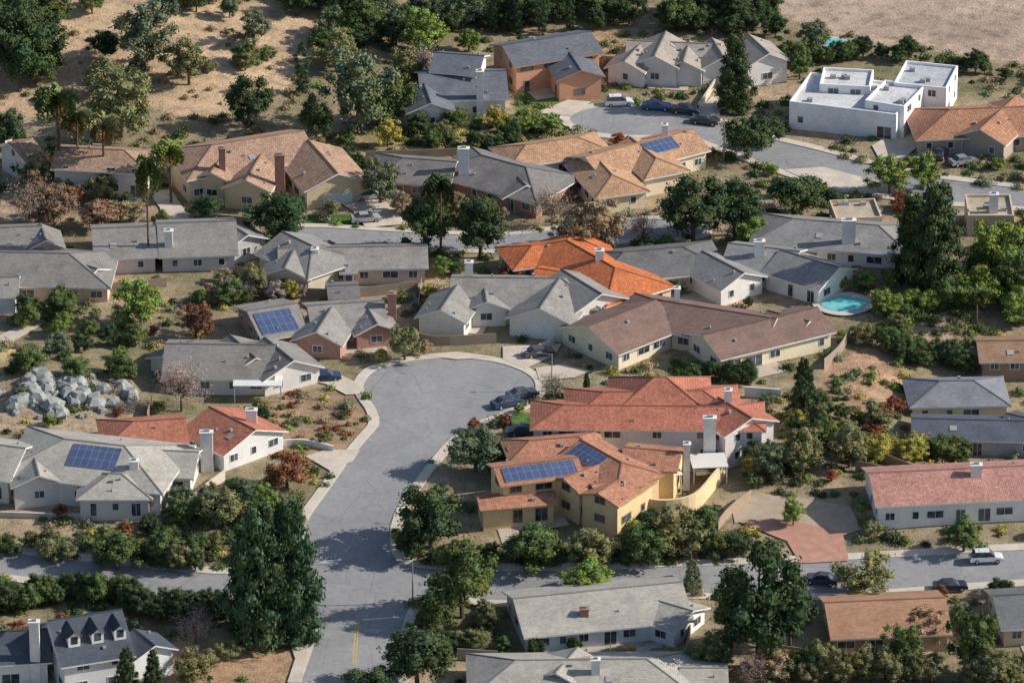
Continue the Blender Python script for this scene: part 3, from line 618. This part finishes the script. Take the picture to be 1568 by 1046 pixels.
belt([(1355,470),(1400,480),(1480,440)], 18, 36, ['airy','oak'], [BR,BR,MD], 16, 12)
belt([(1290,445),(1360,440)], 6, 26, ['airy','oak'], [BR,MD], 8, 3)
belt([(1500,440),(1568,380),(1568,500)], 16, 56, ['airy','oak'], [BR,MD,DK], 20, 14)
belt([(0,840),(120,850),(250,860),(320,860)], 30, 38, ['oak','airy'], [MD,OL,GG,DK], 14, 16)
belt([(270,800),(340,780),(400,790),(450,830)], 20, 44, ['oak','airy'], [OL,MD,DK,GG], 14, 18)
belt([(600,870),(1000,862)], 14, 38, ['oak','airy'], [MD,OL,DK], 14, 4)
belt([(950,800),(1080,830)], 12, 42, ['airy','oak'], [OL,MD,YG,DK], 14, 14)
belt([(-20,60),(40,60),(70,120)], 13, 80, ['oak','airy'], [DK,DK,MD], 18, 40)
belt([(60,10),(200,20),(300,30),(420,10)], 5, 50, ['oak','airy'], [DK,MD,GG,OL], 30, 16)
belt([(640,225),(830,222)], 18, 28, ['oak'], [DK,MD,OL], 10, 5)
belt([(480,250),(600,290)], 7, 36, ['airy','oak'], [MD,OL,DK])
belt([(20,250),(60,300),(200,320)], 12, 42, ['airy','oak'], [OL,MD,DK,TN,(.3,.18,.11)], 18, 14)
belt([(1070,1030),(1250,1040)], 12, 56, ['airy'], [OL,MD,TN])
belt([(1250,1040),(1568,1050)], 20, 54, ['airy','oak'], [MD,OL,OL,DK])
belt([(310,455),(390,460),(500,450)], 12, 32, ['oak','airy'], [MD,DK,YG,PK], 14, 7)
belt([(0,455),(100,520),(200,545)], 13, 38, ['oak','airy'], [MD,GG,OL,BR,DK], 20, 14)
belt([(1380,690),(1500,700)], 12, 34, ['oak','airy'], [MD,YG,DK], 14, 5)
belt([(600,320),(720,340),(800,340)], 9, 34, ['oak','airy'], [DK,MD,TN,OL], 14, 8)
belt([(980,430),(1050,450)], 5, 26, ['oak','airy'], [DK,RD,MD], 8, 5)
belt([(1180,300),(1300,312)], 8, 26, ['oak','airy'], [MD,DK,BR], 10, 5)
belt([(640,1000),(740,1000),(740,960)], 10, 40, ['oak','airy'], [DK,MD,OL], 12, 10)
belt([(-300,300),(-350,700)], 26, 60, ['oak','airy'], [DK,MD], 160, 60)
belt([(1750,300),(1850,700),(1800,1000)], 40, 60, ['oak','airy'], [DK,MD], 110, 60)
belt([(200,1150),(1500,1150)], 24, 60, ['oak','airy'], [DK,MD], 60, 30)
POOLD = simple('pool_deck', (.6,.55,.5)); POOLW, pn, pb = nt('pool_water'); pb.inputs['Roughness'].default_value = .06
pg = pn.nodes.new('ShaderNodeNewGeometry').outputs['Position']; pn.links.new(ramp(pn, noise(pn, pg, .7, 3), [(.3,(.1,.5,.55)),(.7,(.25,.68,.68))]), pb.inputs['Base Color']); bump(pn, pb, noise(pn, pg, 4, 2), .2, .05)
def pool(cx, cy, rx, ry):
    pts = [(cx+rx*cos(a)*(1+.12*cos(2*a)), cy+ry*sin(a)) for a in np.linspace(0, 2*pi, 10, endpoint=False)]
    drape('pool_deck', [(cx+(a-cx)*1.35, cy+(b-cy)*1.5) for a, b in pts], POOLD, .3); drape('swimming_pool', pts, POOLW, .34)
    MASKS.append(np.array(W2([(cx-rx*1.4, cy-ry), (cx+rx*1.6, cy-ry), (cx+rx*1.6, cy+ry*3), (cx-rx*1.4, cy+ry*3)])))
pool(1292, 468, 32, 12); pool(1277, 68, 16, 6)
drape('round_terrace', [(1278,318),(1310,311),(1345,316),(1350,328),(1310,334),(1282,330)], simple('terrace', (.62,.55,.45)), .3)
fm = [np.array(f) for f in FOOT]
def free(xs, ys):
    ok = np.ones(len(xs), bool)
    for f in fm+MASKS: ok &= ~inpoly(f, xs, ys)
    return ok
def scatter_trees(poly, n_, lo, hi, cols, seed):
    rng = np.random.RandomState(seed); w_ = np.array([G(u, v)[:2] for u, v in poly]); x0, y0 = w_.min(0); x1, y1 = w_.max(0)
    xs = rng.uniform(x0, x1, n_); ys = rng.uniform(y0, y1, n_); ok = inpoly(w_, xs, ys)
    for dx, dy in ((0,0),(1.5,0),(-1.5,0),(0,1.5),(0,-1.5)): ok &= free(xs+dx, ys+dy)
    for a, b_ in zip(xs[ok], ys[ok]):
        s = rng.uniform(lo, hi); tree(['oak','airy'][rng.randint(2)], 0, 0, s, s*rng.uniform(.7,.95), cols[rng.randint(len(cols))], world=(a, b_))
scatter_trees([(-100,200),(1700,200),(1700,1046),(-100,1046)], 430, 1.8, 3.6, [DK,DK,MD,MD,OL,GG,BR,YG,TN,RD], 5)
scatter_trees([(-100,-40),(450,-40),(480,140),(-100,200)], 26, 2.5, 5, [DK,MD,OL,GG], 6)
# shrubs
def shrubs(name, poly, area_per, rr, cols, lf=(.18,.36), seed=0):
    rng = np.random.RandomState(seed+77); w_ = np.array([G(u, v)[:2] for u, v in poly]); x0, y0 = w_.min(0); x1, y1 = w_.max(0)
    n_ = int((x1-x0)*(y1-y0)/area_per); xs = rng.uniform(x0, x1, n_); ys = rng.uniform(y0, y1, n_)
    ok = inpoly(w_, xs, ys) & free(xs, ys); dens = vn(xs, ys, .21, 3+seed) > -.4; ok &= dens; xs, ys = xs[ok], ys[ok]; zs = h(xs, ys)
    cen, nrm, col, siz = [], [], [], []; cc, cr, cv = [], [], []
    for a, b_, c_ in zip(xs, ys, zs):
        r_ = rng.uniform(*rr)*(.7+.6*rng.rand()); k = int(45+75*min(r_, 1.6)**1.5); d_ = rng.normal(size=(k,3)); d_ /= np.linalg.norm(d_, axis=1, keepdims=True); d_[:,2] = np.abs(d_[:,2])
        wob = 1+.25*np.sin(d_[:,:1]*5+a)*np.cos(d_[:,1:2]*6+b_); zz = rng.uniform(.6,1.1)
        cen.append(np.array([a,b_,c_])+d_*r_*wob*(1.05-.3*rng.rand(k,1))*np.array([1,1,zz])); nn = d_+rng.normal(size=(k,3))*.5; nrm.append(nn/np.linalg.norm(nn, axis=1, keepdims=True))
        cb = np.array(cols[rng.randint(len(cols))])*rng.uniform(.75,1.3); col.append(cb[None]*(1+rng.uniform(-.3,.3,(k,1)))); siz.append(rng.uniform(lf[0], lf[1], k))
        cc.append(np.array([a,b_,c_+.1])); cr.append(r_*.95); cv.append(cb)
    if not cen: return
    cen = np.concatenate(cen); me = tree_mesh(name, MB(), cen, np.concatenate(nrm), np.concatenate(siz), np.concatenate(col), .7, rng, (cc, cr, .8, cv))
    o = bpy.data.objects.new(name, me); COLL.objects.link(o)
PAL = [DK,DK,MD,MD,OL,GG,GG,BR,TN,(.28,.23,.13)]
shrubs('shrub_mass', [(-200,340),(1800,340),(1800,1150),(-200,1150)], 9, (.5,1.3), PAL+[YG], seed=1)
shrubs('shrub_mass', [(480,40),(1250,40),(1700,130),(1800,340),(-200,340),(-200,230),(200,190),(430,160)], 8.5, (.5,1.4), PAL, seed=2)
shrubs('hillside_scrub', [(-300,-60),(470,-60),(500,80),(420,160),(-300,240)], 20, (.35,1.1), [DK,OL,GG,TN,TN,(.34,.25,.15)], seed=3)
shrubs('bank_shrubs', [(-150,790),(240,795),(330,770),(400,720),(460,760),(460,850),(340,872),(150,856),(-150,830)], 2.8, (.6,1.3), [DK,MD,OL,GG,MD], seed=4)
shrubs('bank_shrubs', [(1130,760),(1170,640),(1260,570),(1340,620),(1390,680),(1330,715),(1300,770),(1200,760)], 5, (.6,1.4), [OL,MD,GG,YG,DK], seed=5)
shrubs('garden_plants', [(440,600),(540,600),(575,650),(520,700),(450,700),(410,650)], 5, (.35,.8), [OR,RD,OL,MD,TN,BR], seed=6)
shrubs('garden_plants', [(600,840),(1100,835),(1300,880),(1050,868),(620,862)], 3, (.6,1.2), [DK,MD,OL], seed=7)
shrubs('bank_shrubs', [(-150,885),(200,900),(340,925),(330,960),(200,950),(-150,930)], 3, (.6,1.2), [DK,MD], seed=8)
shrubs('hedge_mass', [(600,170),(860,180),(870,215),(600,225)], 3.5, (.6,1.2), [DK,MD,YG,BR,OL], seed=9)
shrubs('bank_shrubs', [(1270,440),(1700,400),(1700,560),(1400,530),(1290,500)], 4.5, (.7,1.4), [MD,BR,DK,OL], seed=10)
# ------------------------------------------------------------------ rocks
rm = MB(); ROCK = simple('rock', (.32,.33,.31), .9, .3, 1.2)
for k in range(100):
    u = random.gauss(100,38); v = random.gauss(606,14); x_, y_, z_ = G(u, v); r_ = random.uniform(.4,1.0) if k % 3 else random.uniform(1.1,1.9); a = random.uniform(0,6)
    pts = []
    for zz, rr in ((-.3,.9),(.3,1.0),(.75,.55)):
        pts.append([Vector((x_+cos(a+i*2*pi/6)*r_*rr*random.uniform(.7,1.2), y_+sin(a+i*2*pi/6)*r_*rr*random.uniform(.7,1.2), z_+zz*r_*random.uniform(.8,1.25))) for i in range(6)])
    for j in range(2):
        for i in range(6): rm.face([pts[j][i], pts[j][(i+1)%6], pts[j+1][(i+1)%6], pts[j+1][i]], 0)
    rm.face(pts[2], 0)
rm.make('rock_pile', [ROCK])
# ------------------------------------------------------------------ walls, fences
def wallrun(name, pxs, ht, th, col):
    w_ = smooth(W2(pxs), 4, False); return strip(name, w_, 0, th, ht, simple('wall_stucco', col, .9, .08), False, -.8)
wallrun('retaining_wall', [(985,788),(1020,792),(1065,782),(1095,750),(1113,728)], 2.6, .35, (.78,.6,.36))
wallrun('garden_wall', [(420,684),(465,682),(510,692)], .9, .3, (.72,.7,.66)); wallrun('garden_wall', [(275,790),(312,760),(345,735)], 1.5, .3, (.64,.56,.47))
wallrun('garden_wall', [(1070,172),(1098,130)], 1.2, .3, (.7,.6,.5))
FC = (.34,.28,.22)
wallrun('wooden_fence', [(1262,566),(1285,545),(1302,518)], 1.7, .1, FC); wallrun('wooden_fence', [(700,1010),(762,1014)], 1.7, .1, (.36,.33,.3)); wallrun('wooden_fence', [(1100,812),(1118,790),(1150,765)], 1.5, .15, (.4,.3,.22))
wallrun('garden_wall', [(1140,608),(1195,612)], 1.6, .25, (.72,.7,.7)); wallrun('garden_wall', [(890,806),(985,796)], 1.0, .3, (.6,.42,.22)); wallrun('garden_wall', [(800,548),(835,535),(850,525)], 1.1, .25, (.7,.66,.6))
wallrun('wooden_fence', [(1310,692),(1420,735)], 1.5, .12, (.3,.22,.16)); wallrun('garden_wall', [(0,792),(120,795),(235,792)], .8, .3, (.55,.5,.44)); wallrun('wooden_fence', [(560,245),(700,240)], 1.4, .1, (.35,.28,.2))
for pts in ([(120,452),(200,446),(255,440)],[(392,446),(500,458),(640,446)],[(232,622),(225,648)],[(645,440),(640,482)],[(640,524),(668,530),(760,526)],[(950,420),(985,448),(1050,446)],[(1160,1000),(1240,1010)],[(300,340),(380,348)],[(1405,742),(1310,720)],[(1480,560),(1568,566)],[(820,320),(860,330),(930,318)],[(1050,1010),(1060,960)]):
    wallrun('wooden_fence', pts, 1.6, .1, FC)
# ------------------------------------------------------------------ cars
def car(u, v, yaw, col, name='parked_car', suv=False):
    mb = MB(); Wd = 1.82; H = 1.72 if suv else 1.45
    body = [(-2.3,.35),(-2.3,.75),(-2.15,.95),(-1.2,1.0),(1.0,.98),(2.0,.85),(2.3,.65),(2.3,.35)]
    cab = [(-1.95 if suv else -1.6,.97),(-1.6 if suv else -1.0,H),(.35,H),(1.15,.97)]
    def pr(prof, w0, w1, m, zc):
        def wdt(z): return w0 if z < zc else w1
        Lf = [Vector((a, wdt(b)/2, b)) for a, b in prof]; Rt = [Vector((a, -wdt(b)/2, b)) for a, b in prof]
        mb.face(Lf, m[0]); mb.face(Rt[::-1], m[0])
        for i in range(len(prof)):
            j = (i+1) % len(prof); mb.face([Lf[i], Lf[j], Rt[j], Rt[i]], m[1] if isinstance(m[1], int) else m[1][i])
    pr(body, Wd, Wd*.97, (0,0), .9); pr(cab, Wd*.92, Wd*.74, (1,[1,0,1,0]), 1.2)
    mb.box((-.4,0,H+.004), 1.2, 1.2, .03, 0)
    for sx in (-1.4,1.42):
        for sy in (-1,1): mb.cyl((sx, sy*.7, .33), (sx, sy*.93, .33), .33, .33, 2, 12); mb.cyl((sx, sy*.931, .33), (sx, sy*.945, .33), .19, .18, 3, 8)
    for sy in (-.6,.6): mb.box((2.29,sy,.58), .06,.35,.14,3); mb.box((-2.29,sy,.7), .06,.3,.14,4)
    cp = simple('car_paint', col, .25, .02); cp.node_tree.nodes['Principled BSDF'].inputs['Coat Weight'].default_value = .6
    o = mb.make(name, [cp, GLASS, simple('tyre_rubber',(.02,.02,.02)), simple('wheel_metal',(.5,.5,.5),.3), simple('tail_light',(.4,.02,.02),.3)])
    x_, y_, z_ = G(u, v); o.location = (x_, y_, z_+.07); o.rotation_euler = (0,0,yaw); return o
car(948,162,.1,(.78,.78,.8),suv=True); car(1005,168,-.1,(.04,.1,.3)); car(1050,174,-.2,(.03,.03,.04)); car(1080,190,-.3,(.05,.05,.06)); car(498,582,.1,(.03,.05,.12)); car(776,622,.5,(.04,.06,.12)); car(800,609,.4,(.1,.11,.13))
car(1510,860,.08,(.74,.76,.8),suv=True); car(1258,893,2.9,(.05,.06,.1)); car(1455,903,.1,(.04,.04,.06)); car(800,665,.2,(.05,.08,.14)); car(565,305,.3,(.5,.5,.5)); car(1440,240,1.2,(.06,.06,.08)); car(1475,252,.4,(.3,.3,.32)); car(825,545,.3,(.1,.1,.11)); car(560,340,.2,(.4,.4,.42))
def pole(u, v, ht, lamp=True):
    mb = MB(); x_, y_, z_ = G(u, v); mb.cyl((0,0,-.2),(0,0,ht),.11,.07,0,8)
    if lamp:
        mb.cyl((0,0,ht-.15),(-1.6,0,ht+.15),.05,.04,0,6); mb.box((-1.8,0,ht+.08),.7,.28,.14,0)
    else: mb.box((0,0,ht-.8),2.0,.12,.12,0)
    mb.cyl((0,0,-.1),(0,0,.35),.2,.16,0,8)
    o = mb.make('street_lamp' if lamp else 'utility_pole', [simple('pole_metal' if lamp else 'pole_wood',(.3,.3,.3) if lamp else (.15,.11,.08),.6)]); o.location = (x_,y_,z_)
pole(632,925,6.5); pole(1108,246,7.5); pole(598,862,6); pole(45,335,8,False); pole(1058,905,7,False); pole(845,600,6)

# ------------------------------------------------------------------ light, camera
el, az = radians(32), radians(3)
sd = Vector((cos(el)*cos(az), cos(el)*sin(az), sin(el)))
su = bpy.data.lights.new('sun', 'SUN'); su.energy = 5.0; su.angle = radians(.5); su.color = (1, .94, .84)
so = bpy.data.objects.new('sun', su); COLL.objects.link(so); so.rotation_euler = sd.to_track_quat('Z', 'Y').to_euler(); so.location = sd*300
wd = bpy.data.worlds.new('World'); SC.world = wd; wd.use_nodes = True; wn = wd.node_tree
sky = wn.nodes.new('ShaderNodeTexSky'); sky.sky_type = 'NISHITA'; sky.sun_disc = False; sky.sun_elevation = el; sky.sun_rotation = pi/2-az
wn.links.new(sky.outputs[0], wn.nodes['Background'].inputs[0]); wn.nodes['Background'].inputs[1].default_value = .12
cd = bpy.data.cameras.new('camera'); co = bpy.data.objects.new('camera', cd); COLL.objects.link(co); co.location = CAM.tolist()
co.rotation_euler = (pi/2-PITCH, 0, 0); cd.sensor_width = 36; cd.lens = FPX/1568*36; cd.clip_end = 20000; cd.clip_start = 5
SC.camera = co
SC.view_settings.view_transform = 'Standard'; SC.view_settings.look = 'None'; SC.view_settings.exposure = 0
print('objects', len(bpy.data.objects))
